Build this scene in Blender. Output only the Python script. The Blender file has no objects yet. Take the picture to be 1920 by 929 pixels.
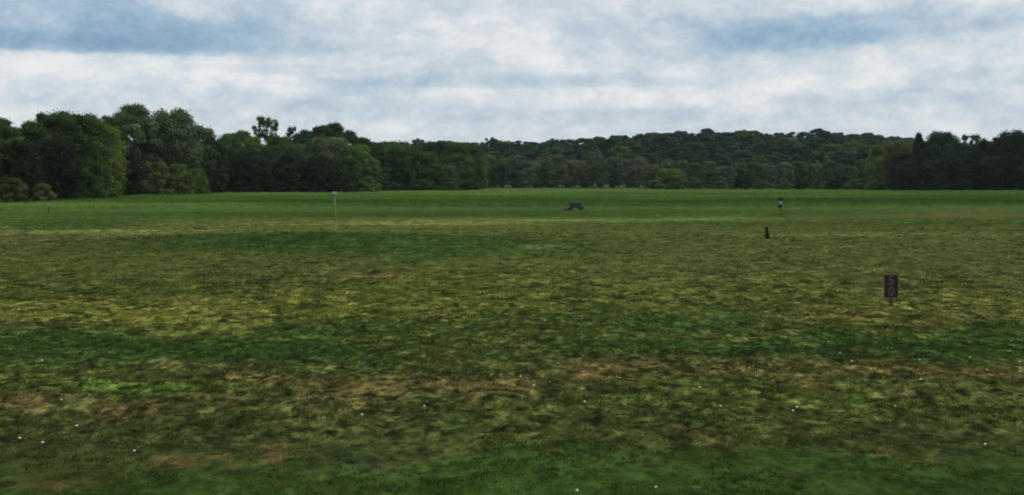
import bpy, math, random
import numpy as np
from mathutils import Vector

# ------------------------------------------------------------------ camera, world, sun, exposure
F, CX, CY, HOR, CAMZ = 2059.0, 960.0, 464.5, 340.0, 4.2   # photo focal length (px), centre, horizon row, eye height
PITCH = math.atan((CY - HOR) / F)
scene = bpy.context.scene
col = scene.collection
cam = bpy.data.cameras.new('camera')
cam.sensor_width = 36.0
cam.lens = 36.0 * F / 1920.0
cam.clip_start, cam.clip_end = 0.1, 20000
camo = bpy.data.objects.new('camera', cam)
col.objects.link(camo)
camo.location = (0, 0, CAMZ)
camo.rotation_euler = (math.pi / 2 - PITCH, 0, 0)
scene.camera = camo
scene.view_settings.view_transform = 'Standard'
scene.view_settings.look = 'None'
scene.view_settings.exposure = 0.0
scene.view_settings.gamma = 1.0
scene.view_settings.use_curve_mapping = False
scene.render.engine = 'CYCLES'
scene.cycles.filter_width = 1.8
scene.cycles.max_bounces = 5
scene.cycles.volume_bounces = 0
scene.cycles.use_denoising = True

SUN_EL, SUN_AZ = math.radians(44), math.radians(112)      # azimuth clockwise from +Y (view direction)
sdir = Vector((math.sin(SUN_AZ) * math.cos(SUN_EL), math.cos(SUN_AZ) * math.cos(SUN_EL), math.sin(SUN_EL)))
sun = bpy.data.lights.new('sun', 'SUN')
sun.energy = 0.9
sun.angle = math.radians(10)
sun.color = (1.0, 0.95, 0.87)
suno = bpy.data.objects.new('sun', sun)
col.objects.link(suno)
suno.rotation_euler = (-sdir).to_track_quat('-Z', 'Y').to_euler()
suno.location = (60, -40, 80)


class NT:
    """tiny helper for math nodes"""
    def __init__(s, tree): s.t = tree; s.n = tree.nodes; s.l = tree.links
    def new(s, k, **kw):
        n = s.n.new(k)
        for a, b in kw.items(): setattr(n, a, b)
        return n
    def put(s, sock, v):
        if isinstance(v, bpy.types.NodeSocket): s.l.new(v, sock)
        else: sock.default_value = v
    def m(s, op, a, b=None, c=None, clamp=False):
        n = s.new('ShaderNodeMath', operation=op, use_clamp=clamp)
        s.put(n.inputs[0], a)
        if b is not None: s.put(n.inputs[1], b)
        if c is not None: s.put(n.inputs[2], c)
        return n.outputs[0]
    def noise(s, vec, scale, detail=4, rough=0.55, dist=0.0):
        n = s.new('ShaderNodeTexNoise')
        s.l.new(vec, n.inputs['Vector'])
        n.inputs['Scale'].default_value = scale
        n.inputs['Detail'].default_value = detail
        n.inputs['Roughness'].default_value = rough
        n.inputs['Distortion'].default_value = dist
        return n
    def ramp(s, fac, stops, interp='EASE'):
        n = s.new('ShaderNodeValToRGB')
        n.color_ramp.interpolation = interp
        cr = n.color_ramp
        while len(cr.elements) < len(stops): cr.elements.new(0.5)
        for e, (p, c) in zip(cr.elements, stops):
            e.position = p; e.color = (*c, 1)
        s.put(n.inputs[0], fac)
        return n.outputs[0]


def lin(c):
    out = []
    for v in c:
        v = v / 255.0
        out.append(v / 12.92 if v <= 0.04045 else ((v + 0.055) / 1.055) ** 2.4)
    return tuple(out)


world = bpy.data.worlds.new('World')
scene.world = world
world.use_nodes = True
W = NT(world.node_tree)
W.n.clear()
wout = W.new('ShaderNodeOutputWorld')
bg = W.new('ShaderNodeBackground')
WS = 0.1
bg.inputs[1].default_value = WS
W.l.new(bg.outputs[0], wout.inputs[0])
sky = W.new('ShaderNodeTexSky', sky_type='NISHITA')
sky.sun_disc = False
sky.sun_elevation = SUN_EL
sky.sun_rotation = SUN_AZ
tc = W.new('ShaderNodeTexCoord')
sep = W.new('ShaderNodeSeparateXYZ')
W.l.new(tc.outputs['Generated'], sep.inputs[0])
X, Y, Z = sep.outputs
az = W.m('ARCTAN2', X, Y)
el = W.m('ARCSINE', Z)
# cloud deck coordinates: the direction met with a high, gently curved layer
zz = W.m('ADD', W.m('MAXIMUM', Z, 0.0), 0.055)
cmb = W.new('ShaderNodeCombineXYZ')
W.put(cmb.inputs[0], W.m('DIVIDE', X, zz)); W.put(cmb.inputs[1], W.m('DIVIDE', Y, zz)); cmb.inputs[2].default_value = 3.7
# angular coordinates: flattened billows seen from the side
cmb2 = W.new('ShaderNodeCombineXYZ')
W.put(cmb2.inputs[0], W.m('MULTIPLY', az, 9.0)); W.put(cmb2.inputs[1], W.m('MULTIPLY', el, 26.0)); cmb2.inputs[2].default_value = 1.3
cmb3 = W.new('ShaderNodeCombineXYZ')
W.put(cmb3.inputs[0], W.m('MULTIPLY', az, 9.0)); W.put(cmb3.inputs[1], W.m('MULTIPLY', el, 16.0)); cmb3.inputs[2].default_value = 5.1
nA = W.noise(cmb.outputs[0], 0.55, 6, 0.58, 0.3)
nB = W.noise(cmb2.outputs[0], 1.6, 7, 0.60, 0.35)
nC = W.noise(cmb3.outputs[0], 4.2, 6, 0.62, 0.2)
wu = W.m('MULTIPLY', W.m('SUBTRACT', W.noise(cmb3.outputs[0], 2.0, 6, 0.65).outputs[0], 0.5), 190.0)
wv = W.m('MULTIPLY', W.m('SUBTRACT', W.noise(cmb3.outputs[0], 2.7, 6, 0.65).outputs[0], 0.5), 62.0)
U = W.m('ADD', W.m('MULTIPLY', az, F), wu)          # degrees scaled so that the cloud list below is easy to read
V = W.m('ADD', W.m('MULTIPLY', el, F), wv)
# banks of cloud: centre bearing, centre height, half width, half height up, half height down, tilt, weight
BANKS = [
    (-800, 243, 400, 120, 19, 0.00, -0.80), (-580, 243, 230, 80, 17, 0.02, -0.38), (-880, 230, 330, 22, 8, 0, -0.35), (-700, 204, 420, 14, 16, 0, 0.30),
    (-900, 300, 120, 40, 40, 0, 0.30), (-610, 312, 80, 26, 20, -0.25, 0.60), (-430, 315, 260, 55, 70, -0.2, 0.30),
    (-850, 185, 380, 26, 40, 0, 0.20), (-430, 180, 55, 14, 20, -0.15, 0.5), (-430, 201, 150, 9, 7, 0, -0.28),
    (-30, 262, 110, 34, 34, -0.12, 0.55), (80, 220, 60, 18, 12, -0.2, 0.35), (0, 180, 330, 16, 8, 0, -0.34),
    (-200, 235, 160, 60, 50, 0, -0.12), (260, 245, 200, 60, 50, 0, -0.06), (170, 150, 330, 22, 14, 0, 0.30),
    (420, 145, 75, 22, 30, 0, 0.36), (560, 315, 120, 24, 16, 0.1, 0.36), (470, 256, 190, 44, 40, -0.12, -0.42),
    (640, 262, 270, 34, 18, 0.05, -0.62), (800, 318, 60, 30, 28, 0, 0.52), (930, 300, 90, 60, 50, 0, 0.42),
    (600, 205, 190, 30, 36, 0.1, 0.26), (820, 215, 130, 22, 20, 0, 0.10), (500, 175, 130, 16, 12, -0.1, 0.22),
    (560, 150, 260, 14, 12, 0, -0.18), (200, 118, 260, 14, 12, 0, -0.26), (-260, 150, 280, 30, 30, 0, -0.14),
    (900, 150, 180, 20, 18, 0, -0.10), (0, 88, 1500, 20, 40, 0, 0.10), (100, 320, 260, 14, 30, 0, 0.10),
]
acc = None
Vs = W.m('ADD', W.m('MULTIPLY', el, F), W.m('MULTIPLY', wv, 0.22))
for (u0, v0, ru, up, dn, tilt, w) in BANKS:
    du = W.m('SUBTRACT', U, u0)
    dv = W.m('SUBTRACT', Vs if (w < 0 and dn < 22) else V, v0)
    if tilt: dv = W.m('MULTIPLY_ADD', du, -tilt, dv)
    a = W.m('MULTIPLY', du, 1.0 / ru)
    b = W.m('MAXIMUM', W.m('MULTIPLY', dv, 1.0 / up), W.m('MULTIPLY', dv, -1.0 / dn))
    r2 = W.m('ADD', W.m('MULTIPLY', a, a), W.m('MULTIPLY', b, b))
    g = W.m('EXPONENT', W.m('MULTIPLY', W.m('MULTIPLY', r2, r2), -0.6))
    acc = W.m('MULTIPLY', g, w) if acc is None else W.m('MULTIPLY_ADD', g, w, acc)
t = W.m('MULTIPLY_ADD', W.m('SUBTRACT', nB.outputs[0], 0.5), 0.34, 0.70)
t = W.m('MULTIPLY_ADD', W.m('SUBTRACT', nA.outputs[0], 0.5), 0.30, t)
t = W.m('MULTIPLY_ADD', W.m('SUBTRACT', nC.outputs[0], 0.5), 0.66, t)
bl = W.noise(cmb3.outputs[0], 1.9, 7, 0.60, 0.15)
t = W.m('MULTIPLY_ADD', W.m('SUBTRACT', W.m('ABSOLUTE', W.m('MULTIPLY_ADD', bl.outputs[0], 2.0, -1.0)), 0.17), 0.85, t)
t = W.m('MULTIPLY_ADD', acc, 0.56, t)
def wc(c): return tuple(v for v in lin(c))
# soft toe so that the darkest undersides keep their texture
t = W.m('MULTIPLY_ADD', t, 0.667, 0.233)
cloud = W.ramp(t, [(0.0, wc((122, 155, 185))), (0.20, wc((144, 173, 199))), (0.42, wc((170, 193, 212))), (0.56, wc((192, 207, 219))),
                   (0.70, wc((210, 220, 227))), (0.84, wc((228, 232, 235))), (1.0, wc((240, 241, 240)))], 'LINEAR')
sc_ = W.new('ShaderNodeVectorMath', operation='SCALE')
W.l.new(cloud, sc_.inputs[0]); sc_.inputs['Scale'].default_value = 1.0 / WS
mix = W.new('ShaderNodeMix', data_type='RGBA')
mix.inputs[0].default_value = 0.93
W.l.new(sky.outputs[0], mix.inputs[6]); W.l.new(sc_.outputs[0], mix.inputs[7])
W.l.new(mix.outputs[2], bg.inputs[0])

# ------------------------------------------------------------------ helpers
K_ALB = (0.62, 0.655, 0.78)      # grass tints are given as they look under the cloudy sky; this turns them into base colours


def tag(o, label=None, cat=None, group=None, kind=None):
    if label: o['label'] = label
    if cat: o['category'] = cat
    if group: o['group'] = group
    if kind: o['kind'] = kind
    return o


def vhash(ix, iy, seed):
    h = (ix.astype(np.int64) * 374761393 + iy.astype(np.int64) * 668265263 + seed * 1442695041) & 0xffffffff
    h = ((h ^ (h >> 13)) * 1274126177) & 0xffffffff
    h = (h ^ (h >> 16)) & 0xffffff
    return h / float(0xffffff)


def vnoise(x, y, seed=0):
    ix, iy = np.floor(x), np.floor(y)
    fx, fy = x - ix, y - iy
    fx = fx * fx * (3 - 2 * fx); fy = fy * fy * (3 - 2 * fy)
    a = vhash(ix, iy, seed); b = vhash(ix + 1, iy, seed)
    c = vhash(ix, iy + 1, seed); d = vhash(ix + 1, iy + 1, seed)
    return (a * (1 - fx) + b * fx) * (1 - fy) + (c * (1 - fx) + d * fx) * fy


def fbm(x, y, seed=0, oct=4):
    s = 0; a = 0.5; tot = 0
    for i in range(oct):
        s = s + a * vnoise(x * 2 ** i + 17.3 * i, y * 2 ** i - 9.1 * i, seed + i * 7)
        tot += a; a *= 0.55
    return s / tot


def band(x, y, fx, fy, seed, oct):
    """turf noise whose grain coarsens smoothly with distance"""
    L = np.clip(np.log2(np.maximum(y, 24.0) / 24.0), 0, 2.99)
    out = 0.0
    for l in range(4):
        w = np.clip(1 - np.abs(L - l), 0, 1)
        out = out + w * fbm(x * fx / 1.8 ** l, y * fy / 1.8 ** l, seed + 101 * l, oct)
    return 0.5 + (out - 0.5) / np.sqrt(np.maximum(1e-3, (1 - (L % 1)) ** 2 + (L % 1) ** 2))


def sstep(a, b, x):
    t = np.clip((x - a) / (b - a), 0, 1)   # also works for a > b
    return t * t * (3 - 2 * t)


def to_uv(x, y):
    cp, sp = math.cos(PITCH), math.sin(PITCH)
    yy = np.maximum(y, 1.0)
    depth = yy * cp + CAMZ * sp
    up = yy * sp - CAMZ * cp
    return CX + F * x / depth, CY - F * up / depth


def ground_at(u, v):
    """photo row/column on the level field -> metres"""
    cp, sp = math.cos(PITCH), math.sin(PITCH)
    dy = cp - sp * (v - CY) / F
    dz = -sp - cp * (v - CY) / F
    k = CAMZ / -dz
    return ((u - CX) / F * k, dy * k)


def rough_edge(x, y):
    """signed metres past the edge of the unmown strip at the far end of the range"""
    br = x / np.maximum(y, 20.0) * F + CX
    line = np.interp(br, [-800, 0, 300, 600, 2800], [118, 148, 170, 184, 186])
    line = line + 2.5 * (vnoise(x * 0.05, y * 0 + 3, 5) - 0.5)
    return y - line


def height(x, y):
    x = np.asarray(x, float); y = np.asarray(y, float)
    z = 2.5 * (1 - sstep(2.5, 9.0, y))
    # low turf mound in front of the tall pole
    gx, gy = ground_at(560, 452)
    z = z + 0.50 * np.exp(-(((x - gx) / 11.0) ** 2 + ((y - gy) / 6.0) ** 2) ** 1.5)
    gx, gy = ground_at(900, 462)
    z = z + 0.16 * np.exp(-(((x - gx) / 8.0) ** 2 + ((y - gy) / 5.0) ** 2))
    z = z + 0.42 * sstep(0.0, 1.6, rough_edge(x, y)) + 0.25 * (fbm(x * 0.02, y * 0.02, 31, 2) - 0.5) * sstep(60, 120, y)
    br = x / np.maximum(y, 20.0) * F + CX
    hz = np.interp(br, [-1500, 500, 700, 1050, 1180, 1260, 1600, 1720, 2100, 3500], [10, 14, 20, 21, 26, 29, 28.5, 22, 18, 10])
    z = z + hz * sstep(600, 900, y) * (1 - 0.9 * sstep(1300, 2600, y))
    z = z + 3.0 * (fbm(x * 0.008, y * 0.008, 77, 2) - 0.5) * sstep(650, 760, y)
    return z


def micro(x, y):
    """lumpy turf, a few centimetres"""
    near = 1 - sstep(60, 110, y)
    a = fbm(x * 2.2, y * 2.2, 3, 3) - 0.5
    b = fbm(x * 7.0, y * 7.0, 4, 2) - 0.5
    c = np.maximum(fbm(x * 1.1 + 7, y * 1.1, 6, 2) - 0.55, 0)
    return near * (1 - 0.6 * sstep(18.5, 16.0, y)) * (0.13 * a + 0.06 * b + 0.20 * c) * sstep(3, 9, y)


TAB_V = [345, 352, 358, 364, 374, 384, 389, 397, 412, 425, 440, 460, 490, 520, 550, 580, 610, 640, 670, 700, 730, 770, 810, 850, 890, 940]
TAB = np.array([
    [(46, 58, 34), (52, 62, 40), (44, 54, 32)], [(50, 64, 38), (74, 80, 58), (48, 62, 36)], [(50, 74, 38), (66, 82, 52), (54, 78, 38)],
    [(58, 88, 40), (58, 86, 42), (48, 78, 32)], [(46, 78, 32), (44, 74, 32), (42, 72, 28)], [(36, 62, 24), (34, 60, 24), (33, 58, 22)],  # last row paints the shadow edge along the front of the tall strip
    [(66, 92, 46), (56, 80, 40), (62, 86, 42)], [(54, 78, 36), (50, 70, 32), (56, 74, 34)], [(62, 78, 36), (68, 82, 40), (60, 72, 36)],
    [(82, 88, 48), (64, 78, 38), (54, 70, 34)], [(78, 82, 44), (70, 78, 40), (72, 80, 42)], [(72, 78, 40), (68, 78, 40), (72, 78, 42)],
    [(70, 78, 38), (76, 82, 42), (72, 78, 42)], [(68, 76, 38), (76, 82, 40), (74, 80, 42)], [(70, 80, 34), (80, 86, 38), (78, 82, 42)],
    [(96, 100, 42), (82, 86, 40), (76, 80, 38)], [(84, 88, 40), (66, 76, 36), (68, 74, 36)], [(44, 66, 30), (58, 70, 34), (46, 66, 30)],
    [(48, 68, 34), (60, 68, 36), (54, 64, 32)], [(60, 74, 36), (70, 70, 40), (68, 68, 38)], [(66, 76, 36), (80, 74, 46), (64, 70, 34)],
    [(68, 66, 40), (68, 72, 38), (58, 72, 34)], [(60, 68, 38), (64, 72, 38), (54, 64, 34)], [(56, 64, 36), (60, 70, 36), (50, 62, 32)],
    [(50, 64, 32), (52, 74, 32), (46, 66, 30)], [(44, 66, 28), (48, 74, 30), (44, 62, 28)]], float)  # lower right stays mildly darker: corner shade painted into the tint
PATCH = [
    (640, 459, 350, 15, (44, 64, 28), 1.0), (600, 460, 260, 12, (38, 62, 30), .8), (860, 470, 200, 18, (50, 76, 38), .8), (1200, 425, 200, 14, (52, 76, 36), .5),
    (760, 419, 260, 3.2, (106, 116, 66), .85), (1010, 413, 250, 3.0, (94, 116, 62), .8), (200, 434, 250, 3.2, (110, 120, 66), .8), (1350, 410, 120, 3, (92, 112, 60), .6), (700, 403, 500, 5, (46, 64, 28), .7), (1500, 428, 420, 5, (46, 64, 28), .6), (1600, 440, 300, 3, (96, 104, 60), .6),
    (120, 420, 130, 9, (42, 64, 28), .7), (1820, 400, 100, 7, (80, 80, 48), .6), (1462, 404, 22, 3.5, (34, 48, 20), .8),  # last patch paints the far board's shadow onto the turf
    (150, 588, 220, 18, (100, 102, 42), .55), (330, 572, 160, 12, (94, 96, 42), .4), (640, 562, 160, 12, (98, 100, 42), .5),
    (930, 566, 70, 12, (104, 104, 42), .6), (690, 515, 45, 6, (112, 90, 62), .8), (500, 550, 90, 9, (98, 86, 50), .6),
    (1040, 467, 30, 1.8, (120, 120, 78), .9), (390, 516, 40, 6, (74, 70, 52), .6), (250, 545, 230, 7, (48, 62, 30), .6),
    (60, 607, 80, 7, (50, 56, 44), .7), (350, 655, 420, 22, (38, 62, 28), .85), (620, 620, 220, 10, (42, 64, 30), .7),
    (1250, 598, 210, 18, (44, 68, 34), .75), (1100, 575, 200, 14, (54, 70, 34), .4), (1400, 655, 330, 18, (40, 64, 28), .85),
    (1800, 642, 180, 16, (38, 60, 28), .8), (1580, 592, 95, 9, (102, 84, 52), .75), (1350, 630, 140, 4, (98, 92, 58), .6),
    (800, 722, 200, 18, (94, 79, 49), .8), (1080, 712, 100, 13, (96, 79, 50), .85), (640, 735, 170, 20, (90, 78, 46), .7), (980, 745, 160, 12, (84, 74, 44), .6),
    (480, 708, 70, 8, (100, 78, 52), .75), (1240, 720, 80, 10, (92, 76, 50), .5), (920, 656, 55, 5, (100, 86, 56), .7),
    (1750, 698, 170, 14, (94, 79, 49), .8), (1850, 668, 60, 6, (84, 80, 56), .6), (260, 736, 160, 10, (68, 96, 36), .75),
    (1400, 742, 150, 13, (66, 90, 34), .5), (1240, 770, 60, 10, (70, 90, 34), .7), (30, 780, 50, 14, (100, 70, 46), .8),
    (220, 782, 60, 18, (100, 74, 48), .6), (350, 877, 90, 8, (106, 76, 50), .75), (110, 905, 60, 9, (98, 70, 46), .65),
    (530, 850, 40, 14, (98, 76, 50), .65), (1030, 835, 60, 6, (104, 82, 50), .6), (1360, 845, 60, 10, (96, 78, 54), .6),
    (1680, 866, 75, 5, (100, 80, 50), .75), (840, 872, 80, 5, (94, 82, 48), .6), (700, 862, 60, 10, (38, 52, 40), .7),
    (600, 645, 240, 3, (96, 92, 52), .5), (330, 688, 60, 3.5, (104, 94, 58), .8), (1150, 860, 50, 6, (96, 76, 50), .6),
    (430, 800, 90, 14, (44, 60, 30), .5), (1330, 800, 70, 12, (46, 58, 32), .5), (900, 815, 120, 12, (46, 66, 32), .5),
    (1700, 830, 120, 12, (44, 54, 32), .6), (1600, 760, 120, 10, (50, 72, 30), .5), (1780, 740, 60, 10, (84, 70, 44), .5),
]


def turf_tint(x, y, fine=True):
    """display tint (0-255 sRGB) of the turf at a point of the field"""
    D = np.maximum(y, 10.0)
    n1 = fbm(x * 0.35, y * 0.16, 11, 4) - 0.5
    n2 = fbm(x * 0.35 + 40, y * 0.16, 12, 4) - 0.5
    calm = 0.85 - 0.62 * sstep(18.5, 16.0, D) - 0.45 * sstep(36, 60, D)
    n3 = fbm(x * 1.6, y * 0.8, 13, 3) - 0.5
    n4 = fbm(x * 1.6 + 9, y * 0.8, 14, 3) - 0.5
    f = np.clip(D / 40.0, 0.3, 1.2)
    wx = x + n1 * 3.2 * f + n3 * 1.0 * f
    wy = y + (n2 * 0.20 + n4 * 0.07) * D * np.clip(45 / D, 0.1, 1.0) ** 1.6
    u, v = to_uv(wx, wy)
    c = np.zeros(x.shape + (3,))
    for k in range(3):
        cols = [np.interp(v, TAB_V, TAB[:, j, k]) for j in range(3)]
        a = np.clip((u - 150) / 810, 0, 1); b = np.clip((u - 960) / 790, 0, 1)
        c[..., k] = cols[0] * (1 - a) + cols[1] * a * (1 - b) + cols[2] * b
    for (pu, pv, ru, rv, pc, w) in PATCH:
        r2 = ((u - pu) / ru) ** 2 + ((v - pv) / rv) ** 2
        if pc[0] > pc[1] or pc[0] + pc[1] > 185: w = w * (0.72 if rv > 4 else 1.0)
        m = (w * np.exp(-0.7 * r2 ** 1.3))[..., None]
        c = c * (1 - m) + np.array(pc, float) * m
    # worn straw, bare soil and dark clover in small tongues
    sc = np.clip(30 / D, 0.25, 1.0)
    wr = band(x, y, 1.3, 0.9, 21, 5)
    near = 1 - 0.8 * sstep(90, 165, D)
    brownish = np.clip((c[..., 0] - c[..., 1] * 0.86) / 14.0, 0, 1)
    m = (sstep(0.56, 0.72, wr) * (0.14 + 0.34 * brownish) * near * calm)[..., None]
    c = c * (1 - m) + np.array((116, 98, 66.)) * m
    wr2 = band(x + 51, y, 1.1, 0.8, 22, 5)
    m = (sstep(0.55, 0.70, wr2) * 0.55 * near * calm)[..., None]
    c = c * (1 - m) + np.array((42, 58, 29.)) * m
    wr3 = band(x + 91, y, 2.2, 1.3, 23, 5)
    m = (sstep(0.60, 0.74, wr3) * 0.45 * near * calm)[..., None]
    c = c * (1 - m) + np.array((116, 114, 64.)) * m
    wr4 = band(x + 17, y, 3.2, 3.0, 25, 5)
    m = (sstep(0.58 + 0.03 * sstep(36, 60, D), 0.65, wr4) * 0.72 * near * np.clip(calm + 0.25, 0, 1))[..., None]
    c = c * (1 - m) + np.array((30, 40, 22.)) * m
    if fine:
        g = band(x, y, 7.0, 4.5, 24, 4) - 0.5
        c = c * (1 + 1.5 * g * near * calm + 0.25 * g)[..., None]
    # mower passes across the far fairway
    st = np.sin(y * 0.9 + x * 0.05) * sstep(70, 90, D) * (1 - sstep(150, 175, D))
    c = c * (1 + 0.05 * st)[..., None]
    # a drier, paler sward in long lenses on the fairway beyond the mound
    ln = fbm(x * 0.018 + 5, y * 0.11, 61, 4)
    fw = sstep(75, 95, D) * (1 - sstep(165, 182, D))
    m = (sstep(0.50, 0.66, ln) * 0.45 * fw)[..., None]
    c = c * (1 - m) + np.array((84, 86, 46.)) * m
    return np.clip(c, 8, 200)


def tint_to_albedo(c):
    v = c / 255.0
    l = np.where(v <= 0.04045, v / 12.92, ((v + 0.055) / 1.055) ** 2.4)
    l = 0.93 * l + 0.07 * (l @ np.array((0.35, 0.55, 0.10)))[..., None] * np.array((1.15, 1.0, 0.75))
    return np.clip(l / np.array(K_ALB), 0, 0.7)


def mesh_from(name, verts, faces, fsize, attr=None, smooth=False):
    me = bpy.data.meshes.new(name)
    nv, nf = len(verts), len(faces)
    me.vertices.add(nv); me.vertices.foreach_set('co', np.ascontiguousarray(verts, np.float32).ravel())
    me.loops.add(nf * fsize); me.loops.foreach_set('vertex_index', np.ascontiguousarray(faces, np.int32).ravel())
    me.polygons.add(nf)
    me.polygons.foreach_set('loop_start', np.arange(nf, dtype=np.int32) * fsize)
    me.polygons.foreach_set('loop_total', np.full(nf, fsize, np.int32))
    me.polygons.foreach_set('use_smooth', np.full(nf, smooth, bool))
    if attr is not None:
        a = me.color_attributes.new('tint', 'FLOAT_COLOR', 'POINT')
        c4 = np.ones((nv, 4), np.float32); c4[:, :3] = attr
        a.data.foreach_set('color', c4.ravel())
    me.update(calc_edges=True)
    return me


def mat(name, rough=0.8, base=None, spec=0.3):
    m = bpy.data.materials.new(name); m.use_nodes = True
    b = m.node_tree.nodes['Principled BSDF']
    b.inputs['Roughness'].default_value = rough
    b.inputs['Specular IOR Level'].default_value = spec
    if base: b.inputs['Base Color'].default_value = (*base, 1)
    return m, NT(m.node_tree), b


def mottled(name, c1, c2, scale=8.0, rough=0.7, spec=0.3):
    m, n, b = mat(name, rough, spec=spec)
    t = n.new('ShaderNodeTexCoord')
    ns = n.noise(t.outputs['Object'], scale, 5, 0.6)
    n.l.new(n.ramp(ns.outputs[0], [(0.3, c1), (0.7, c2)], 'LINEAR'), b.inputs['Base Color'])
    bp = n.new('ShaderNodeBump'); bp.inputs['Strength'].default_value = 0.3; bp.inputs['Distance'].default_value = 0.01
    n.l.new(ns.outputs[0], bp.inputs['Height']); n.l.new(bp.outputs[0], b.inputs['Normal'])
    return m


def turf_material():
    m, n, b = mat('turf', 0.95, spec=0.12)
    at = n.new('ShaderNodeAttribute', attribute_name='tint')
    geo = n.new('ShaderNodeNewGeometry')
    mp = n.new('ShaderNodeMapping'); n.l.new(geo.outputs['Position'], mp.inputs[0]); mp.inputs['Scale'].default_value = (1, 0.55, 1)
    n1 = n.noise(mp.outputs[0], 9.0, 6, 0.65)
    n2 = n.noise(mp.outputs[0], 1.3, 5, 0.6)
    k = n.m('MULTIPLY_ADD', n1.outputs[0], 0.9, 0.58)
    k2 = n.m('MULTIPLY_ADD', n2.outputs[0], 0.6, 0.70)
    s = n.new('ShaderNodeVectorMath', operation='SCALE')
    n.l.new(at.outputs['Color'], s.inputs[0]); n.l.new(n.m('MULTIPLY', k, k2), s.inputs['Scale'])
    n.l.new(s.outputs[0], b.inputs['Base Color']); b.inputs['Specular IOR Level'].default_value = 0.0
    bp = n.new('ShaderNodeBump'); bp.inputs['Strength'].default_value = 0.6; bp.inputs['Distance'].default_value = 0.04
    n.l.new(n1.outputs[0], bp.inputs['Height']); n.l.new(bp.outputs[0], b.inputs['Normal'])
    return m


def blade_material(name):
    m, n, b = mat(name, 0.9, spec=0.0)
    at = n.new('ShaderNodeAttribute', attribute_name='tint')
    n.l.new(at.outputs['Color'], b.inputs['Base Color'])
    tr = n.new('ShaderNodeBsdfTranslucent'); n.l.new(at.outputs['Color'], tr.inputs[0])
    mx = n.new('ShaderNodeMixShader'); mx.inputs[0].default_value = 0.35
    n.l.new(b.outputs[0], mx.inputs[1]); n.l.new(tr.outputs[0], mx.inputs[2])
    n.l.new(mx.outputs[0], n.n['Material Output'].inputs[0])
    return m


# ------------------------------------------------------------------ the ground, one sheet to the horizon
def build_ground():
    ys = [-2500, -800, -200, -60, -20, -6, 0, 2, 3, 4, 5, 6, 7, 8, 9, 10, 11, 12, 13]
    v = 985.0
    while v > 341.2:
        y = ground_at(960, v)[1]
        if y > ys[-1] and y < 560: ys.append(y)
        v -= 1.15 if v > 400 else (0.7 if v > 372 else 0.45)
    ys = sorted(set(ys))
    y = ys[-1]
    while y < 2500:
        y *= 1.018 if y < 1500 else 1.10
        ys.append(y)
    ys = np.array(ys)
    s = np.linspace(-1, 1, 900)
    s = np.sign(s) * np.abs(s)
    s = np.concatenate([[-8, -4, -2, -1.3], s, [1.3, 2, 4, 8]])
    half = 0.56 * np.clip(np.abs(ys), 14, None) + 1.0
    Xg = s[None, :] * half[:, None]
    Yg = np.repeat(ys[:, None], len(s), 1)
    Zg = height(Xg, Yg) + micro(Xg, Yg)
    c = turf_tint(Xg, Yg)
    nr, nc = Xg.shape
    verts = np.stack([Xg, Yg, Zg], -1).reshape(-1, 3)
    i = np.arange(nr - 1)[:, None] * nc + np.arange(nc - 1)[None, :]
    faces = np.stack([i, i + 1, i + nc + 1, i + nc], -1).reshape(-1, 4)
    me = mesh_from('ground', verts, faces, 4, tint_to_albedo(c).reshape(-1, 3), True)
    me.materials.append(turf_material())
    o = bpy.data.objects.new('ground', me); col.objects.link(o)
    tag(o, 'mown driving range turf, patchy green and worn brown, rising to a low hill', 'ground', kind='structure')


build_ground()


def blades(rng, X, Y, Z, C, n, hgt, wid, spread):
    """n triangle blades per tuft -> verts, faces, colours"""
    N = len(X)
    T = lambda a: np.repeat(a, n)
    ang = rng.uniform(0, 2 * np.pi, N * n)
    r = T(spread) * np.sqrt(rng.uniform(0, 1, N * n))
    bx = T(X) + r * np.cos(ang); by = T(Y) + r * np.sin(ang); bz = T(Z) - 0.01
    h = T(hgt) * rng.uniform(0.55, 1.15, N * n)
    w = T(wid) * rng.uniform(0.6, 1.3, N * n)
    fa = rng.uniform(0, np.pi, N * n)
    la = rng.uniform(0, 2 * np.pi, N * n); lm = h * rng.uniform(0.1, 0.9, N * n)
    dx, dy = np.cos(fa) * w / 2, np.sin(fa) * w / 2
    v0 = np.stack([bx - dx, by - dy, bz], -1); v1 = np.stack([bx + dx, by + dy, bz], -1)
    v2 = np.stack([bx + np.cos(la) * lm, by + np.sin(la) * lm, bz + h], -1)
    verts = np.stack([v0, v1, v2], 1).reshape(-1, 3)
    faces = np.arange(N * n * 3).reshape(-1, 3)
    cc = np.repeat(C, n, 0) * rng.uniform(0.65, 1.4, (N * n, 1))
    straw = rng.uniform(0, 1, N * n) < 0.10
    cc[straw] = cc[straw] * 0.4 + np.array((0.20, 0.165, 0.07)) * 0.6
    return verts, faces, np.repeat(cc, 3, 0)


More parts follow.
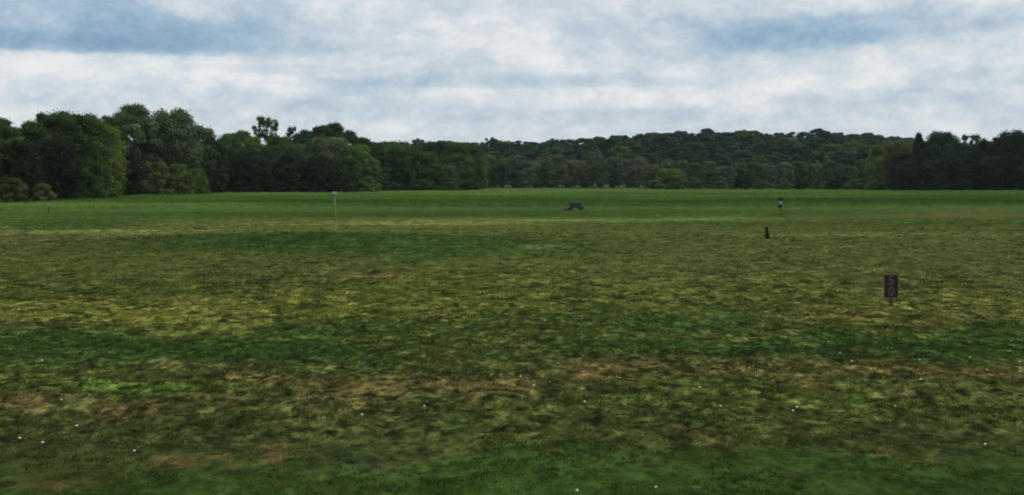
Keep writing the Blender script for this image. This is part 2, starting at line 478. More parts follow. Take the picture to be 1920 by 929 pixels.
def build_grass():
    rng = np.random.default_rng(4)
    # short turf tufts: the density falls with distance, the tufts get broader
    N = 330000
    D = 1 / rng.uniform(1 / 115.0, 1 / 11.0, N)
    X = rng.uniform(-0.58, 0.58, N) * (D + 4)
    clump = fbm(X * 1.8, D * 1.8, 3 + 40, 3) + 0.35 * (fbm(X * 7.0, D * 7.0, 4, 2) - 0.5)
    keep = clump > rng.uniform(0.36, 0.56, N)
    X, D, clump = X[keep], D[keep], clump[keep]
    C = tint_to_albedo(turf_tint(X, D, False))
    bare = (C[:, 0] > C[:, 1] * 1.06) & (rng.uniform(0, 1, len(X)) < 0.6)
    X, D, C, clump = X[~bare], D[~bare], C[~bare], clump[~bare]
    C = C * (1.0 + 1.3 * (clump - 0.5))[:, None] * 1.15
    Z = height(X, D) + micro(X, D)
    hgt = (0.022 + 0.05 * np.clip(clump - 0.4, 0, 1) * 2.2) * np.clip(D / 22, 0.8, 1.9)
    wid = np.clip(0.0007 * D, 0.009, 0.06)
    spread = np.clip(0.0022 * D, 0.035, 0.16)
    a = blades(rng, X, D, Z, C, 5, hgt, wid, spread)
    # scattered taller, darker weed clumps
    M = 26000
    D2 = 1 / rng.uniform(1 / 100.0, 1 / 12.0, M); X2 = rng.uniform(-0.58, 0.58, M) * (D2 + 4)
    q = fbm(X2 * 0.6, D2 * 0.6, 91, 4) + 0.25 * (rng.uniform(0, 1, M) - 0.5)
    k = q > 0.56
    X2, D2 = X2[k], D2[k]
    C2 = np.array((0.028, 0.048, 0.012)) * rng.uniform(0.7, 1.6, (len(X2), 1))
    b2 = blades(rng, X2, D2, height(X2, D2) + micro(X2, D2), C2, 9, 0.05 + 0.0011 * D2, np.clip(0.0008 * D2, 0.012, 0.06), np.clip(0.0045 * D2, 0.06, 0.22))
    a = (np.concatenate([a[0], b2[0]]), np.concatenate([a[1], b2[1] + len(a[0])]), np.concatenate([a[2], b2[2]]))
    me = mesh_from('grass', a[0], a[1], 3, a[2]); me.materials.append(blade_material('grass_blade'))
    o = bpy.data.objects.new('grass', me); col.objects.link(o)
    tag(o, 'short tufty grass over the near part of the range', 'grass', kind='stuff')
    # taller unmown grass of the far strip
    N = 150000
    y = 1 / rng.uniform(1 / 560.0, 1 / 140.0, N)
    X = rng.uniform(-0.56, 0.56, N) * y
    e = rough_edge(X, y)
    k = e > 0.8
    X, y = X[k], y[k]
    C = tint_to_albedo(turf_tint(X, y, False)) * 2.05 * np.array((1.2, 1.08, 0.95))
    C *= (1.0 + 0.9 * (fbm(X * 0.03, y * 0.03, 71, 3) - 0.5))[:, None]
    z = height(X, y)
    s = np.clip(y / 200, 0.8, 2.2)
    a = blades(rng, X, y, z, C, 3, 0.30 * np.sqrt(s), 0.12 * s, 0.4 * s)
    me = mesh_from('tall_grass', a[0], a[1], 3, a[2]); me.materials.append(blade_material('tall_blade'))
    o = bpy.data.objects.new('tall_grass', me); col.objects.link(o)
    tag(o, 'strip of taller bright green grass in front of the trees', 'grass', kind='stuff')


build_grass()

# ------------------------------------------------------------------ trees
def leaf_material():
    m, n, b = mat('leaf', 0.8, spec=0.06)
    at = n.new('ShaderNodeAttribute', attribute_name='tint')
    oi = n.new('ShaderNodeObjectInfo')
    mx = n.new('ShaderNodeMix', data_type='RGBA', blend_type='MULTIPLY'); mx.inputs[0].default_value = 1
    n.l.new(oi.outputs['Color'], mx.inputs[6]); n.l.new(at.outputs['Color'], mx.inputs[7])
    n.l.new(mx.outputs[2], b.inputs['Base Color'])
    tr = n.new('ShaderNodeBsdfTranslucent'); n.l.new(mx.outputs[2], tr.inputs[0])
    ms = n.new('ShaderNodeMixShader'); ms.inputs[0].default_value = 0.22
    n.l.new(b.outputs[0], ms.inputs[1]); n.l.new(tr.outputs[0], ms.inputs[2])
    n.l.new(ms.outputs[0], n.n['Material Output'].inputs[0])
    return m


LEAF = leaf_material()
BARK = mottled('bark', (0.05, 0.042, 0.034), (0.13, 0.115, 0.095), 3.0, 0.95, 0.1)


def crown_mesh(name, seed, nl, nleaf, size, kind='round', flat=0.5):
    """crown of width 1 (radius .5) and height 1, standing on z = 0"""
    rng = np.random.default_rng(seed)
    P, R = [], []
    while len(P) < nl:
        z = rng.uniform(0.05, 0.95) if kind != 'open' or rng.uniform() < 0.08 else rng.uniform(0.70, 0.99)
        if kind == 'round': prof = 0.40 * math.sqrt(max(0, 1 - (max(0, z - 0.40) / 0.58) ** 2)) * (0.72 + 0.7 * min(z, 0.40))
        elif kind == 'tall': prof = 0.36 * math.sqrt(max(0, 1 - (max(0, z - 0.62) / 0.36) ** 2))
        elif kind == 'bush': prof = 0.42 * math.sqrt(max(0, 1 - (z / 0.98) ** 1.9))
        else: prof = (0.05 if z < 0.5 else 0.44 * math.sqrt(max(0, 1 - ((z - 0.86) / 0.16) ** 2)))   # bare below, crown on top
        a = rng.uniform(0, 2 * np.pi); r = prof * math.sqrt(rng.uniform(0.12, 1.0))
        P.append((r * math.cos(a), r * math.sin(a), z)); R.append(rng.uniform(0.07, 0.15) * {'open': 0.6, 'bush': 0.8}.get(kind, 1.0))
    P = np.array(P); R = np.array(R)
    P[:, 2] = np.minimum(P[:, 2], 1.0 - R * flat)
    tone = rng.uniform(0.62, 1.35, nl)
    hue = rng.uniform(-0.12, 0.16, nl)
    w = R ** 2; w /= w.sum()
    li = rng.choice(nl, nleaf, p=w)
    d = rng.normal(size=(nleaf, 3)); d /= np.linalg.norm(d, axis=1)[:, None]
    flip = (d[:, 2] < -0.2) & (rng.uniform(0, 1, nleaf) < 0.6); d[flip, 2] *= -1
    rr = R[li] * rng.uniform(0.45, 1.12, nleaf)
    pos = P[li] + d * rr[:, None] * np.array((1, 1, flat))
    loose = rng.uniform(0, 1, nleaf) < (0.10 if kind in ('round', 'tall') else 0.22)
    pos[loose] += rng.normal(size=(loose.sum(), 3)) * 0.025
    pos[:, 2] = np.clip(pos[:, 2], 0.0, 1.02)
    nrm = d + rng.normal(size=(nleaf, 3)) * 0.55 + np.array((0, 0, 0.25)); nrm /= np.linalg.norm(nrm, axis=1)[:, None]
    ref = rng.normal(size=(nleaf, 3))
    t1 = np.cross(nrm, ref); t1 /= np.linalg.norm(t1, axis=1)[:, None]
    t2 = np.cross(nrm, t1)
    s1 = (size * rng.uniform(0.6, 1.3, nleaf) / 2)[:, None]; s2 = (size * rng.uniform(0.4, 0.9, nleaf) / 2)[:, None]
    q = np.stack([pos - t1 * s1, pos - t2 * s2 * 0.9, pos + t1 * s1, pos + t2 * s2], 1)
    verts = q.reshape(-1, 3)
    faces = np.arange(nleaf * 4).reshape(-1, 4)
    k = tone[li] * rng.uniform(0.75, 1.25, nleaf)
    c = np.stack([k * (1 + hue[li]), k, k * (1 - hue[li] * 0.6)], -1)
    me = mesh_from(name, verts, faces, 4, np.repeat(c, 4, 0))
    me.materials.append(LEAF)
    return me


def tube(path, radii, ns=7):
    V, Fc = [], []
    for k, (p, r) in enumerate(zip(path, radii)):
        p = Vector(p)
        d = (Vector(path[min(k + 1, len(path) - 1)]) - Vector(path[max(k - 1, 0)])).normalized()
        a = d.orthogonal().normalized(); b = d.cross(a)
        for j in range(ns):
            t_ = 2 * math.pi * j / ns
            V.append(p + (a * math.cos(t_) + b * math.sin(t_)) * r)
    for k in range(len(path) - 1):
        for j in range(ns):
            j2 = (j + 1) % ns
            Fc.append((k * ns + j, k * ns + j2, (k + 1) * ns + j2, (k + 1) * ns + j))
    return V, Fc


def trunk_mesh(name, seed):
    """unit tree (height 1): tapered, slightly bent trunk with limbs reaching into the crown"""
    r = random.Random(seed)
    V, Fc = [], []
    def add(path, rad):
        v, f = tube(path, rad); o = len(V); V.extend(v); Fc.extend([tuple(i + o for i in q) for q in f])
    bx, by = r.uniform(-.03, .03), r.uniform(-.03, .03)
    pts = [(0, 0, -0.02), (bx * .3, by * .3, 0.12), (bx, by, 0.32), (bx * .6, by * 1.4, 0.55), (bx * 1.3, by, 0.82)]
    add(pts, [0.034, 0.024, 0.019, 0.013, 0.004])
    for k in range(6):
        a = k * 1.05 + r.uniform(-.3, .3); z = r.uniform(0.2, 0.55); L = r.uniform(.18, .32)
        add([(bx * .8, by * .8, z), (bx + math.cos(a) * L * .5, by + math.sin(a) * L * .5, z + L * .45),
             (bx + math.cos(a) * L, by + math.sin(a) * L, z + L * .95)], [0.011, 0.007, 0.002])
    me = bpy.data.meshes.new(name); me.from_pydata([tuple(v) for v in V], [], Fc); me.update()
    for p in me.polygons: p.use_smooth = True
    me.materials.append(BARK)
    return me


NEAR = [crown_mesh('crown_near', 10 + i, 150, 34000, 0.028, ('round', 'tall', 'round')[i % 3], 0.85) for i in range(6)]
SLIM = [crown_mesh('crown_slim', 20 + i, 150, 34000, 0.028, ('round', 'tall', 'round')[i % 3], 0.42) for i in range(3)]
BUSHY = [crown_mesh('crown_bushy', 30 + i, 70, 12000, 0.036, 'bush', 1.25) for i in range(3)]
OPEN = [crown_mesh('crown_open', 40 + i, 70, 11000, 0.022, 'open', 0.42) for i in range(3)]
FAR = [crown_mesh('crown_far', 50 + i, 60, 11000, 0.042, 'round' if i % 3 == 0 else 'bush', 0.85) for i in range(6)]
TRUNKS = [trunk_mesh('trunk', i) for i in range(4)]
ORD = 'first second third fourth fifth sixth seventh eighth ninth tenth eleventh twelfth thirteenth fourteenth fifteenth sixteenth seventeenth eighteenth nineteenth twentieth twenty-first twenty-second twenty-third twenty-fourth twenty-fifth'.split()


def nth(i, n, what, where):
    """'third from the left' / 'third from the right', whichever end is nearer"""
    if i < (n + 1) // 2: return '%s, %s from the left %s' % (what, ORD[i], where)
    return '%s, %s from the right %s' % (what, ORD[n - 1 - i], where)


def relabel(items, what, where):
    items = sorted(items, key=lambda t: t[0])
    for i, (_, o) in enumerate(items): o['label'] = nth(i, len(items), what, where)


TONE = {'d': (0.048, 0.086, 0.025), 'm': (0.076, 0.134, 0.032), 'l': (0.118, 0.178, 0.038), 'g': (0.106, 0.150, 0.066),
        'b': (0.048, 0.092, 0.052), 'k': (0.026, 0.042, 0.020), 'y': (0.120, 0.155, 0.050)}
trng = random.Random(12)


def tree(x, y, h, w, tone, label, group, protos, name='broadleaf_tree', cat='tree', gap=0.0):
    z = float(height(x, y))
    if protos is NEAR and h > 1.5 * w: protos = SLIM
    root = bpy.data.objects.new(name, None); col.objects.link(root)
    root.empty_display_size = 1
    root.location = (x, y, z); root.rotation_euler = (0, 0, trng.uniform(0, 6.28))
    tag(root, label, cat, group)
    root.scale = (w, w * trng.uniform(0.9, 1.1), h)
    t_ = bpy.data.objects.new('trunk' if cat == 'tree' else 'stem', trng.choice(TRUNKS)); col.objects.link(t_); t_.parent = root
    t_.scale = (h / w, h / w, 1.0 if cat == 'tree' else 0.8)
    c = bpy.data.objects.new('crown' if cat == 'tree' else 'foliage', trng.choice(protos)); col.objects.link(c); c.parent = root
    c.location = (0, 0, gap); c.scale = (1, 1, 1 - gap)
    k = trng.uniform(0.88, 1.14); a = TONE[tone]
    c.color = (a[0] * k * trng.uniform(.93, 1.07), a[1] * k, a[2] * k * trng.uniform(.9, 1.1), 1)
    return root


def tree_px(u, vtop, wpx, D, tone, label, group, protos, **kw):
    x = (u - CX) / F * D
    z = float(height(x, D))
    h = CAMZ + (HOR - vtop) / F * D - z
    return tree(x, D, h, wpx / F * D, tone, label, group, protos, **kw)


G1 = 'trees of the wood at the left of the range'
G2 = 'trees of the wood beyond the tall pole'
G3 = 'trees of the low row at the far edge'
G4 = 'dark trees at the right edge of the range'
G5 = 'trees on the wooded hill behind'
LEFT = [
    (-150, 205, 170, 175, 'd', None), (-55, 222, 130, 188, 'd', None), (12, 221, 92, 200, 'm', 'dark rounded tree at the very left end of the wood'),
    (58, 227, 66, 214, 'd', None), (94, 211, 66, 226, 'd', 'dark tree with the highest small peaks left of the big grey-green tree'),
    (132, 209, 74, 236, 'd', None), (168, 214, 66, 240, 'm', None),
    (196, 234, 96, 246, 'l', 'yellow-green lit tree leaning over the field before the dark wood'),  # lit side of the wood, put into a paler leaf tone
    (214, 217, 60, 290, 'd', None), (256, 195, 112, 312, 'g', 'tallest tree, broad grey-green dome on the left skyline'),
    (326, 205, 120, 330, 'g', 'broad grey-green tree sloping down to the right of the tallest dome'),
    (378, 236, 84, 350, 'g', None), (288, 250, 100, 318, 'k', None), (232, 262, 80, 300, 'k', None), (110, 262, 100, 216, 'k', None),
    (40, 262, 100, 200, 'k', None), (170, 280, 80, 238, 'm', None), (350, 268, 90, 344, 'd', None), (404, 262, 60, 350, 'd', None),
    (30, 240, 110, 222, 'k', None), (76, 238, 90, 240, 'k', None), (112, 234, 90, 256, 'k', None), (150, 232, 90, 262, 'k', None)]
MID = [
    (432, 251, 54, 392, 'm', None), (456, 245, 48, 396, 'm', None), (480, 256, 50, 384, 'l', None),
    (522, 254, 54, 400, 'm', None), (576, 244, 50, 430, 'b', None), (602, 235, 54, 432, 'd', None),
    (629, 230, 50, 436, 'd', 'dark tree forming the highest clump right of the lone open crown'), (655, 245, 42, 430, 'd', None),
    (684, 258, 42, 430, 'd', None), (708, 270, 42, 424, 'd', None),
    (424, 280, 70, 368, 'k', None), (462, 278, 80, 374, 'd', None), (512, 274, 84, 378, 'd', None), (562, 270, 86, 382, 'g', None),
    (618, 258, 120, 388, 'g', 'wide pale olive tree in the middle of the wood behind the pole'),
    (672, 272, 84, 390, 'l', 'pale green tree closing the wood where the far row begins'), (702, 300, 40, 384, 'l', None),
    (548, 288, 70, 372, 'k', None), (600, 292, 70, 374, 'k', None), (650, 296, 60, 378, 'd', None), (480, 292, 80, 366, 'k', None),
    (742, 265, 72, 444, 'm', 'rounded mid-green tree just right of the pale green wood edge'), (776, 277, 60, 452, 'd', None),
    (808, 265, 36, 486, 'd', None), (832, 264, 36, 488, 'd', None), (856, 267, 50, 478, 'm', None), (884, 274, 52, 492, 'd', None),
    (798, 286, 80, 442, 'm', None), (862, 290, 74, 462, 'm', None), (756, 296, 56, 430, 'd', None), (836, 310, 60, 448, 'g', None),
    (896, 300, 50, 500, 'l', None)]
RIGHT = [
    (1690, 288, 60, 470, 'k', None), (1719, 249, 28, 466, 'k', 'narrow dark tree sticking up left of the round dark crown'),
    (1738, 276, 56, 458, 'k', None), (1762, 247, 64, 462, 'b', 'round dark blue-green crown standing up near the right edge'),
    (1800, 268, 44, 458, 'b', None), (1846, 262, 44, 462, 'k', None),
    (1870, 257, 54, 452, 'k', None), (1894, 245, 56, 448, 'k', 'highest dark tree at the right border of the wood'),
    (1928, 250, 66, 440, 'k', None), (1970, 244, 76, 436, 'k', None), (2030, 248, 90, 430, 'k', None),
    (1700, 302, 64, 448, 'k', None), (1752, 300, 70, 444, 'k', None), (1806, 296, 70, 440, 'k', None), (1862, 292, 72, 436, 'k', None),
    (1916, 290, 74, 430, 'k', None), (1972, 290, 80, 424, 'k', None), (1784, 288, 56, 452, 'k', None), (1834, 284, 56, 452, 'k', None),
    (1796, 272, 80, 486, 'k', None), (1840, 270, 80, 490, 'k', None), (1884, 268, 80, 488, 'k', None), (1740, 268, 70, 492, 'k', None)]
WORD = {'d': 'dark green', 'm': 'mid green', 'l': 'pale green', 'g': 'grey-green', 'b': 'blue-green', 'k': 'very dark', 'y': 'yellow-green'}
for rows, grp, where in ((LEFT, G1, 'of its tone in the left wood'), (MID, G2, 'of its tone behind the pole'), (RIGHT, G4, 'in the dark right wood')):
    by = {}
    for r in rows:
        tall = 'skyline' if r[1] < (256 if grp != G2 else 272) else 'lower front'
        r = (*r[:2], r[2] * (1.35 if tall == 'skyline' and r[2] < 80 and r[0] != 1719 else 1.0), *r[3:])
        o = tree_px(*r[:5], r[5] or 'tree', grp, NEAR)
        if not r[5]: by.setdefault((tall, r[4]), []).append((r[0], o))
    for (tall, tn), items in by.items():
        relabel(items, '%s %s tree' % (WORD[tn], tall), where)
tree_px(500, 220, 58, 436, 'd', 'dark tree with gappy open crown rising alone over the wood', G2, [OPEN[0]], name='open_crowned_tree')
tree_px(549, 239, 26, 440, 'b', 'thin small-crowned tree between the lone open crown and the dark clump', G2, [OPEN[1]], name='open_crowned_tree')
tree_px(1818, 254, 52, 466, 'b', 'wispy thin-topped tree between two dark crowns at the right', G4, [OPEN[2]], name='open_crowned_tree')
for (u, v, w, D, tn, lb) in [(1648, 272, 56, 500, 'l', 'pale green tree left of the yellow-green one by the dark wood'), (1674, 263, 56, 498, 'y', 'yellow-green tree at the foot of the hill beside the dark wood'),
                             (1702, 268, 44, 490, 'l', 'pale green tree touching the narrow dark tree of the right wood'), (1256, 317, 66, 500, 'l', 'low round pale green tree standing forward of the far row')]:
    tree_px(u, v, w, D, tn, lb or 'light green tree before the dark wood at the right', 'light green trees at the foot of the hill', NEAR)
# the low row at the far edge, trunks dark under paler heads
row = []
u = 892
while u < 1650:
    far = u < 1215
    D = (596 if far else 540) + trng.uniform(-8, 8)
    vt = (296 if far else 305) + trng.uniform(-7, 7)
    o = tree_px(u, vt, trng.uniform(40, 54), D, trng.choice('ggmgbm') if far else trng.choice('gmmbdg'),
            'bushy pale-headed tree in the low row at the far edge', G3, NEAR, gap=0.10 if far else 0.02)
    for ch in o.children:
        if ch.name.startswith('crown'): ch.color = (0.125, 0.165, 0.08, 1) if trng.random() < 0.5 else (0.085, 0.135, 0.05, 1)
    row.append((u, o))
    u += trng.uniform(22, 32)
relabel(row, 'bushy tree', 'in the low row at the far edge')
row = []
u = 900
while u < 1660:
    far = u < 1215
    D = (618 if far else 560) + trng.uniform(-8, 8)
    row.append((u, tree_px(u, (312 if far else 322) + trng.uniform(-6, 6), trng.uniform(40, 54), D, trng.choice('dkb'), 'tree', G3, FAR)))
    u += trng.uniform(30, 40)
relabel(row, 'low dark tree', 'half hidden behind the far row')
crest = []
# hill trees
for D, step in ((700, 42), (750, 36), (800, 33), (850, 31), (897, 29)):
    u = 690 + trng.uniform(0, 20)
    while u < 1770:
        Dj = D + trng.uniform(-14, 14)
        x = (u - CX) / F * Dj
        w = trng.uniform(19, 27); h = trng.uniform(14, 16.5)
        if trng.random() < 0.14: h += 2.5
        o = tree(x, Dj, h, w, trng.choice('bbdbmdgb'), 'rounded leafy tree on the slope of the wooded hill', G5, FAR)
        if D == 897: crest.append((u, o))
        u += step * trng.uniform(0.75, 1.25)
relabel(crest, 'rounded tree on the crest of the hill', 'along the skyline')
# shrubs
BL = 'leafy shrub at the foot of the dark wood'
SH = [(28, 334, 66, 182, 'y', 'pale olive shrub at the far left, larger of two before the dark wood'), (82, 344, 56, 196, 'y', 'smaller pale olive shrub right of the larger one at far left'),
      (-30, 340, 70, 176, 'g', None), (300, 304, 70, 298, 'y', 'pale leaning shrub below the tallest grey-green tree'), (336, 308, 72, 304, 'l', 'light green shrub beside the pale leaning one'),
      (370, 316, 60, 314, 'l', None), (196, 340, 50, 252, 'g', None), (150, 352, 44, 232, 'd', None), (404, 338, 50, 350, 'k', None),
      (460, 340, 70, 362, 'k', None), (520, 342, 70, 364, 'k', None), (580, 342, 60, 366, 'k', None), (636, 342, 60, 368, 'k', None),
      (690, 330, 50, 380, 'l', None), (730, 340, 60, 410, 'd', None), (786, 338, 60, 420, 'd', None), (838, 334, 60, 436, 'm', None), (880, 338, 50, 450, 'd', None),
      (244, 345, 60, 286, 'k', None), (120, 350, 60, 222, 'k', None)]
u = 1225
while u < 1990:
    SH.append((u, trng.uniform(332, 342), trng.uniform(34, 56), trng.uniform(452, 500) if u < 1660 else trng.uniform(424, 436), trng.choice('dgkm') if u < 1660 else 'k', None))
    u += trng.uniform(28, 44)
row = []
for r in SH:
    o = tree_px(*r[:5], r[5] or BL, 'shrubs along the foot of the wood', BUSHY, name='shrub', cat='shrub')
    if not r[5]: row.append((r[0], o))
relabel(row, 'dark shrub', 'along the foot of the woods')


# ------------------------------------------------------------------ range equipment
import bmesh


def obj_from(name, bm, m, parent=None, smooth=False, bevel=0.0):
    if bevel:
        bmesh.ops.bevel(bm, geom=[e for e in bm.edges], offset=bevel, segments=2, affect='EDGES', profile=0.6)
    me = bpy.data.meshes.new(name); bm.to_mesh(me); bm.free()
    for p in me.polygons: p.use_smooth = smooth
    me.materials.append(m)
    o = bpy.data.objects.new(name, me); col.objects.link(o)
    if parent: o.parent = parent
    return o


def box(bm, c, s, rot=None):
    r = bmesh.ops.create_cube(bm, size=1.0)
    for v in r['verts']:
        p = Vector((v.co.x * s[0], v.co.y * s[1], v.co.z * s[2]))
        if rot is not None: p = rot @ p
        v.co = p + Vector(c)


def rod(bm, path, rad, ns=12):
    rad = rad if isinstance(rad, (list, tuple)) else [rad] * len(path)
    V, Fc = tube(path, rad, ns)
    vs = [bm.verts.new(v) for v in V]
    for f in Fc: bm.faces.new([vs[i] for i in f])
    bm.faces.new(vs[:ns][::-1]); bm.faces.new(vs[-ns:])


def empty(name, x, y, label, cat, rz=0, group=None, z=None):
    o = bpy.data.objects.new(name, None); col.objects.link(o)
    o.location = (x, y, float(height(x, y) + micro(x, y)) if z is None else z); o.rotation_euler = (0, 0, rz)
    return tag(o, label, cat, group)


M_POLE = mottled('weathered_yellow_paint', (0.13, 0.17, 0.055), (0.21, 0.25, 0.09), 5, 0.8, 0.1)
M_POLE_BASE = mottled('pale_yellow_paint', (0.18, 0.21, 0.10), (0.28, 0.30, 0.16), 5, 0.8, 0.1)
M_KNOB = mottled('off_white_paint', (0.18, 0.25, 0.14), (0.27, 0.34, 0.21), 6, 0.7)
M_SIGN = mottled('dark_maroon_board', (0.018, 0.007, 0.006), (0.030, 0.011, 0.010), 6, 0.6)
M_DIGIT = mottled('faded_pale_lettering', (0.07, 0.055, 0.056), (0.13, 0.10, 0.10), 14, 0.7)
M_EDGE = mottled('worn_light_edging', (0.10, 0.085, 0.065), (0.17, 0.15, 0.11), 9, 0.8)
M_DKPOST = mottled('dark_post', (0.03, 0.03, 0.015), (0.06, 0.055, 0.03), 9, 0.8)
M_STAKE = mottled('dark_stained_wood', (0.008, 0.006, 0.003), (0.02, 0.014, 0.007), 9, 0.9)
M_CART = mottled('dark_blue_green_paint', (0.012, 0.030, 0.032), (0.022, 0.046, 0.048), 3, 0.5)
M_CARTL = mottled('grey_green_metal', (0.05, 0.075, 0.065), (0.09, 0.12, 0.10), 3, 0.5)
M_TYRE = mottled('rubber', (0.008, 0.008, 0.008), (0.02, 0.02, 0.018), 8, 0.9)
M_BOARD = mottled('dark_green_board', (0.008, 0.024, 0.010), (0.014, 0.036, 0.016), 3, 0.6)
M_PLATE = mottled('pale_green_grey_plate', (0.17, 0.24, 0.18), (0.24, 0.32, 0.24), 3, 0.6)

# tall pole
px, py = ground_at(629, 441)
r = empty('target_pole', px, py, 'tall slim pale yellow pole with a small white top on the turf mound', 'pole')
bm = bmesh.new(); rod(bm, [(0, 0, -.1), (0.005, 0, 1.1), (-0.03, 0, 2.1), (-0.05, 0, 3.02)], [.10, .098, .092, .085], 14)
obj_from('pole', bm, M_POLE, r, True)
bm = bmesh.new(); rod(bm, [(0, 0, -.1), (0, 0, .02), (0, 0, .86), (0, 0, .89)], [.135, .13, .125, .10], 16)
obj_from('base_sleeve', bm, M_POLE_BASE, r, True)
bm = bmesh.new()
rod(bm, [(-0.06, 0, 3.0), (-0.06, 0, 3.05), (-0.07, 0, 3.15), (-0.08, 0, 3.27), (-0.08, 0, 3.34)], [.10, .17, .20, .18, .08], 16)
obj_from('cap', bm, M_KNOB, r, True)

# yardage sign
px, py = ground_at(1671, 576)
r = empty('yardage_sign', px, py, 'small upright dark maroon sign with pale 5 above 0 on a short post', 'sign', rz=math.radians(-3))
r.rotation_euler[1] = math.radians(-1.5)
bm = bmesh.new(); box(bm, (0, 0.03, 0.22), (0.055, 0.045, 0.66)); obj_from('post', bm, M_DKPOST, r, bevel=.006)
bm = bmesh.new(); box(bm, (0, 0, 0.68), (0.44, 0.025, 0.75)); obj_from('board', bm, M_SIGN, r, bevel=.006)
bm = bmesh.new()
for c, s in (((-.232, -.002, .68), (.022, .034, .79)), ((.232, -.002, .68), (.022, .034, .79)), ((0, -.002, 1.066), (.442, .034, .022)), ((0, -.002, .294), (.442, .034, .022))):
    box(bm, c, s)
obj_from('edging', bm, M_EDGE, r)
for ch, zc in (('5', 0.865), ('0', 0.50)):
    cu = bpy.data.curves.new('digit', 'FONT'); cu.body = ch; cu.size = 0.42; cu.extrude = 0.003; cu.offset = 0.008
    cu.align_x = 'CENTER'; cu.align_y = 'CENTER'
    tmp = bpy.data.objects.new('tmp', cu); col.objects.link(tmp)
    bpy.context.view_layer.update()
    me = bpy.data.meshes.new_from_object(tmp.evaluated_get(bpy.context.evaluated_depsgraph_get()))
    bpy.data.objects.remove(tmp)
    me.materials.clear(); me.materials.append(M_DIGIT)
    o = bpy.data.objects.new('digit', me); col.objects.link(o); o.parent = r
    o['label'] = 'faded pale digit %s' % ('5' if ch == '5' else '0')
    o.location = (0.0, -0.0165, zc); o.rotation_euler = (math.pi / 2, 0, 0)

# dark stake
px, py = ground_at(1438, 448)
r = empty('marker_stake', px, py, 'short dark brown stake leaning slightly, alone on the olive turf', 'stake')
bm = bmesh.new(); rod(bm, [(0.05, 0, -.1), (0.03, 0, .3), (-.02, 0, .62), (-0.05, 0, .80)], [.15, .155, .13, .10], 8)
obj_from('stake', bm, M_STAKE, r, True)
bm = bmesh.new(); rod(bm, [(-0.05, 0, .79), (-0.055, 0, .85), (-0.06, 0, .89)], [.11, .10, .03], 8)
obj_from('stake_cap', bm, M_STAKE, r, True)

# far board near the tall grass
px, py = ground_at(1463, 396)
r = empty('distance_board', px, py, 'far small dark board with a pale plate in front of the tall grass', 'sign')
bm = bmesh.new(); box(bm, (0.0, 0.06, 0.9), (0.12, 0.10, 1.9)); obj_from('post', bm, M_DKPOST, r, bevel=.01)
bm = bmesh.new(); box(bm, (0.0, 0, 1.72), (0.62, 0.05, 0.50)); obj_from('board', bm, M_BOARD, r, bevel=.01)
bm = bmesh.new(); box(bm, (0.03, -0.01, 1.20), (0.42, 0.05, 0.46)); obj_from('plate', bm, M_PLATE, r, bevel=.01)
bm = bmesh.new(); box(bm, (-0.04, 0, 0.70), (0.55, 0.05, 0.48)); obj_from('lower_board', bm, M_BOARD, r, bevel=.01)

# small pale marker at the far left
px, py = ground_at(91, 399)
r = empty('range_marker', px, py, 'small pale marker plate on a dark post before the far left shrubs', 'marker')
bm = bmesh.new(); box(bm, (0, 0.04, 0.45), (0.09, 0.07, 0.98)); obj_from('post', bm, M_DKPOST, r, bevel=.01)
bm = bmesh.new(); box(bm, (0, 0, 1.0), (0.52, 0.04, 0.36)); obj_from('plate', bm, M_PLATE, r, bevel=.01)

# dark low cart
px, py = ground_at(1079, 394)
r = empty('range_cart', px, py, 'low dark blue-green cart parked at the edge of the tall grass strip', 'cart', rz=math.radians(4))
bm = bmesh.new()
vs = [(-.95, .42), (-.80, .80), (.75, .80), (1.0, .66), (1.12, .42)]
def prism(bm, prof, y0, y1):
    a = [bm.verts.new((x, y0, z)) for x, z in prof]; b = [bm.verts.new((x, y1, z)) for x, z in prof]
    n = len(prof)
    for i in range(n): bm.faces.new((a[i], a[(i + 1) % n], b[(i + 1) % n], b[i]))
    bm.faces.new(a[::-1]); bm.faces.new(b)
prism(bm, vs, -.6, .6); bmesh.ops.recalc_face_normals(bm, faces=bm.faces)
obj_from('body', bm, M_CART, r, bevel=.03)
bm = bmesh.new(); box(bm, (-.02, 0, 1.42), (1.55, 1.15, .07)); obj_from('roof', bm, M_CARTL, r, bevel=.02)
bm = bmesh.new(); box(bm, (-.05, 0, 1.05), (1.30, 1.0, .52)); obj_from('cage', bm, M_CART, r, bevel=.05)
for sx in (-.72, .68):
    for sy in (-.52, .52):
        bm = bmesh.new(); rod(bm, [(sx, sy, .78), (sx, sy, 1.39)], .03, 8); obj_from('roof_post', bm, M_CART, r)
for sx in (-.66, .74):
    for sy in (-.58, .58):
        bm = bmesh.new()
        rod(bm, [(sx, sy - .1, .25), (sx, sy - .085, .25), (sx, sy + .085, .25), (sx, sy + .1, .25)], [.20, .26, .26, .20], 20)
        w = obj_from('wheel', bm, M_TYRE, r, False)
        bm = bmesh.new(); s_ = -1 if sy < 0 else 1
        rod(bm, [(sx, sy + s_ * .095, .25), (sx, sy + s_ * .115, .25)], .12, 14)
        obj_from('hub', bm, M_CARTL, w)
bm = bmesh.new()
for k in range(5): rod(bm, [(-1.55, -.7 + k * .35, .24), (-1.1, -.7 + k * .35, .26)], .22, 14)
rod(bm, [(-1.45, -.9, .50), (-1.45, .9, .50)], .03, 8); rod(bm, [(-1.45, 0, .50), (-.9, 0, .48)], .03, 8)
obj_from('ball_collector', bm, M_CARTL, r)
r.scale = (1.12, 1.0, 0.80)

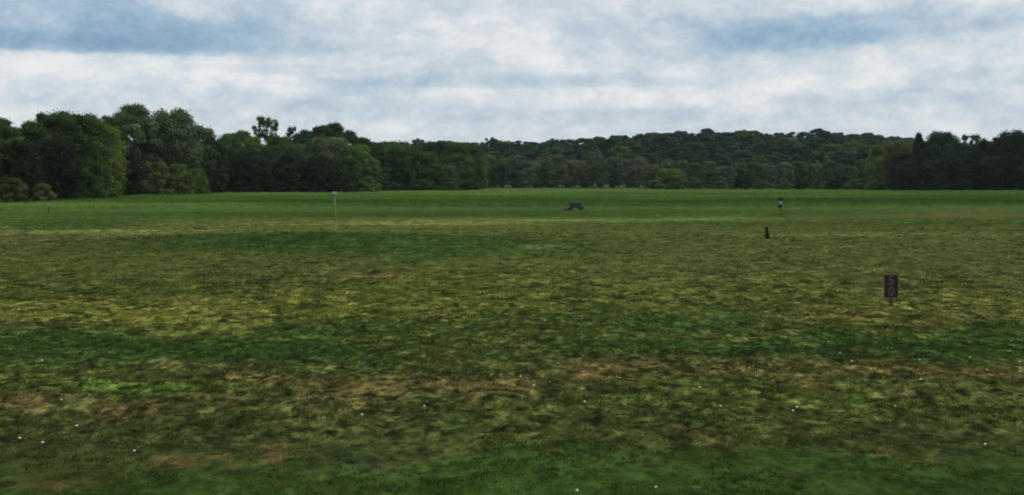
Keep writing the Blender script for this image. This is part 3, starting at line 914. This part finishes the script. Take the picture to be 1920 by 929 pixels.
# ------------------------------------------------------------------ golf balls
m, n, b = mat('ball_white', 0.35, (0.72, 0.73, 0.66), 0.5)
vor = n.new('ShaderNodeTexVoronoi'); vor.inputs['Scale'].default_value = 260
tcn = n.new('ShaderNodeTexCoord'); n.l.new(tcn.outputs['Object'], vor.inputs['Vector'])
bp = n.new('ShaderNodeBump'); bp.inputs['Strength'].default_value = 0.4; bp.inputs['Distance'].default_value = 0.001
n.l.new(vor.outputs['Distance'], bp.inputs['Height']); n.l.new(bp.outputs[0], b.inputs['Normal'])
bm = bmesh.new(); bmesh.ops.create_icosphere(bm, subdivisions=3, radius=0.0214)
bme = bpy.data.meshes.new('golf_ball'); bm.to_mesh(bme); bm.free(); bme.materials.append(m)
for p in bme.polygons: p.use_smooth = True
NEARL = {
    (37, 822): 'white golf ball in dark turf, farthest left of all', (80, 834): 'bright white golf ball second from the left edge',
    (144, 803): 'bright white golf ball above and right of the two leftmost', (252, 852): 'bright white golf ball closest to the viewer on the left side',
    (115, 754): 'dull white golf ball above the left brown patches', (561, 782): 'dull golf ball left of the worn brown centre',
    (679, 778): 'white golf ball below the worn brown band, left of centre', (1096, 760): 'bright white golf ball just below the central brown patch',
    (976, 706): 'white golf ball on the upper rim of the central brown patch', (1312, 732): 'bright white golf ball right of the central brown patch',
    (1847, 835): 'bright white golf ball alone in dark grass at lower right', (1230, 914): 'golf ball lowest and nearest in green grass at the bottom centre',
    (1494, 768): 'brighter ball of a touching pair right of centre', (1487, 774): 'duller ball of a touching pair right of centre',
    (1726, 723): 'white golf ball just below the right brown patch', (79, 678): 'faint golf ball alone in the dark green at upper left',
}
BALLS = list(NEARL) + [(795, 672), (1047, 682), (1031, 720), (1001, 723), (795, 763), (1082, 923), (1473, 634), (1553, 641),
                       (1671, 655), (1575, 663), (1597, 678), (1633, 692), (1620, 702), (1715, 675), (1724, 677), (1351, 764), (1678, 760),
                       (1819, 672), (1850, 697), (1894, 699), (1912, 696), (1896, 639), (1637, 622), (1405, 695), (1912, 678), (1800, 690)]
DULL = {(79, 678), (115, 754), (561, 782), (795, 763), (1082, 923), (1230, 914)}
row = []
for (u, v) in BALLS:
    x, y = ground_at(u, v)
    o = bpy.data.objects.new('golf_ball', bme); col.objects.link(o)
    o.location = (x, y, float(height(x, y) + micro(x, y)) + (0.004 if (u, v) in DULL or (u, v) not in NEARL else 0.026))
    tag(o, NEARL.get((u, v), 'small white golf ball scattered farther out on the range'), 'golf ball', 'golf balls lying on the turf')
    if (u, v) not in NEARL: row.append((u, o))
relabel(row, 'faint golf ball', 'of the small scattered ones')

# ------------------------------------------------------------------ air
bm = bmesh.new(); box(bm, (0, 2500, 28.0), (26000, 26000, 64.0))
mh = bpy.data.materials.new('haze'); mh.use_nodes = True
nt = mh.node_tree; nt.nodes.clear()
mo = nt.nodes.new('ShaderNodeOutputMaterial'); pv = nt.nodes.new('ShaderNodeVolumePrincipled')
pv.inputs['Color'].default_value = (0.80, 0.88, 0.95, 1); pv.inputs['Density'].default_value = 0.00005
nt.links.new(pv.outputs[0], mo.inputs['Volume'])
hz_ = obj_from('haze', bm, mh); tag(hz_, 'thin pale haze over the far trees', 'haze', kind='stuff')
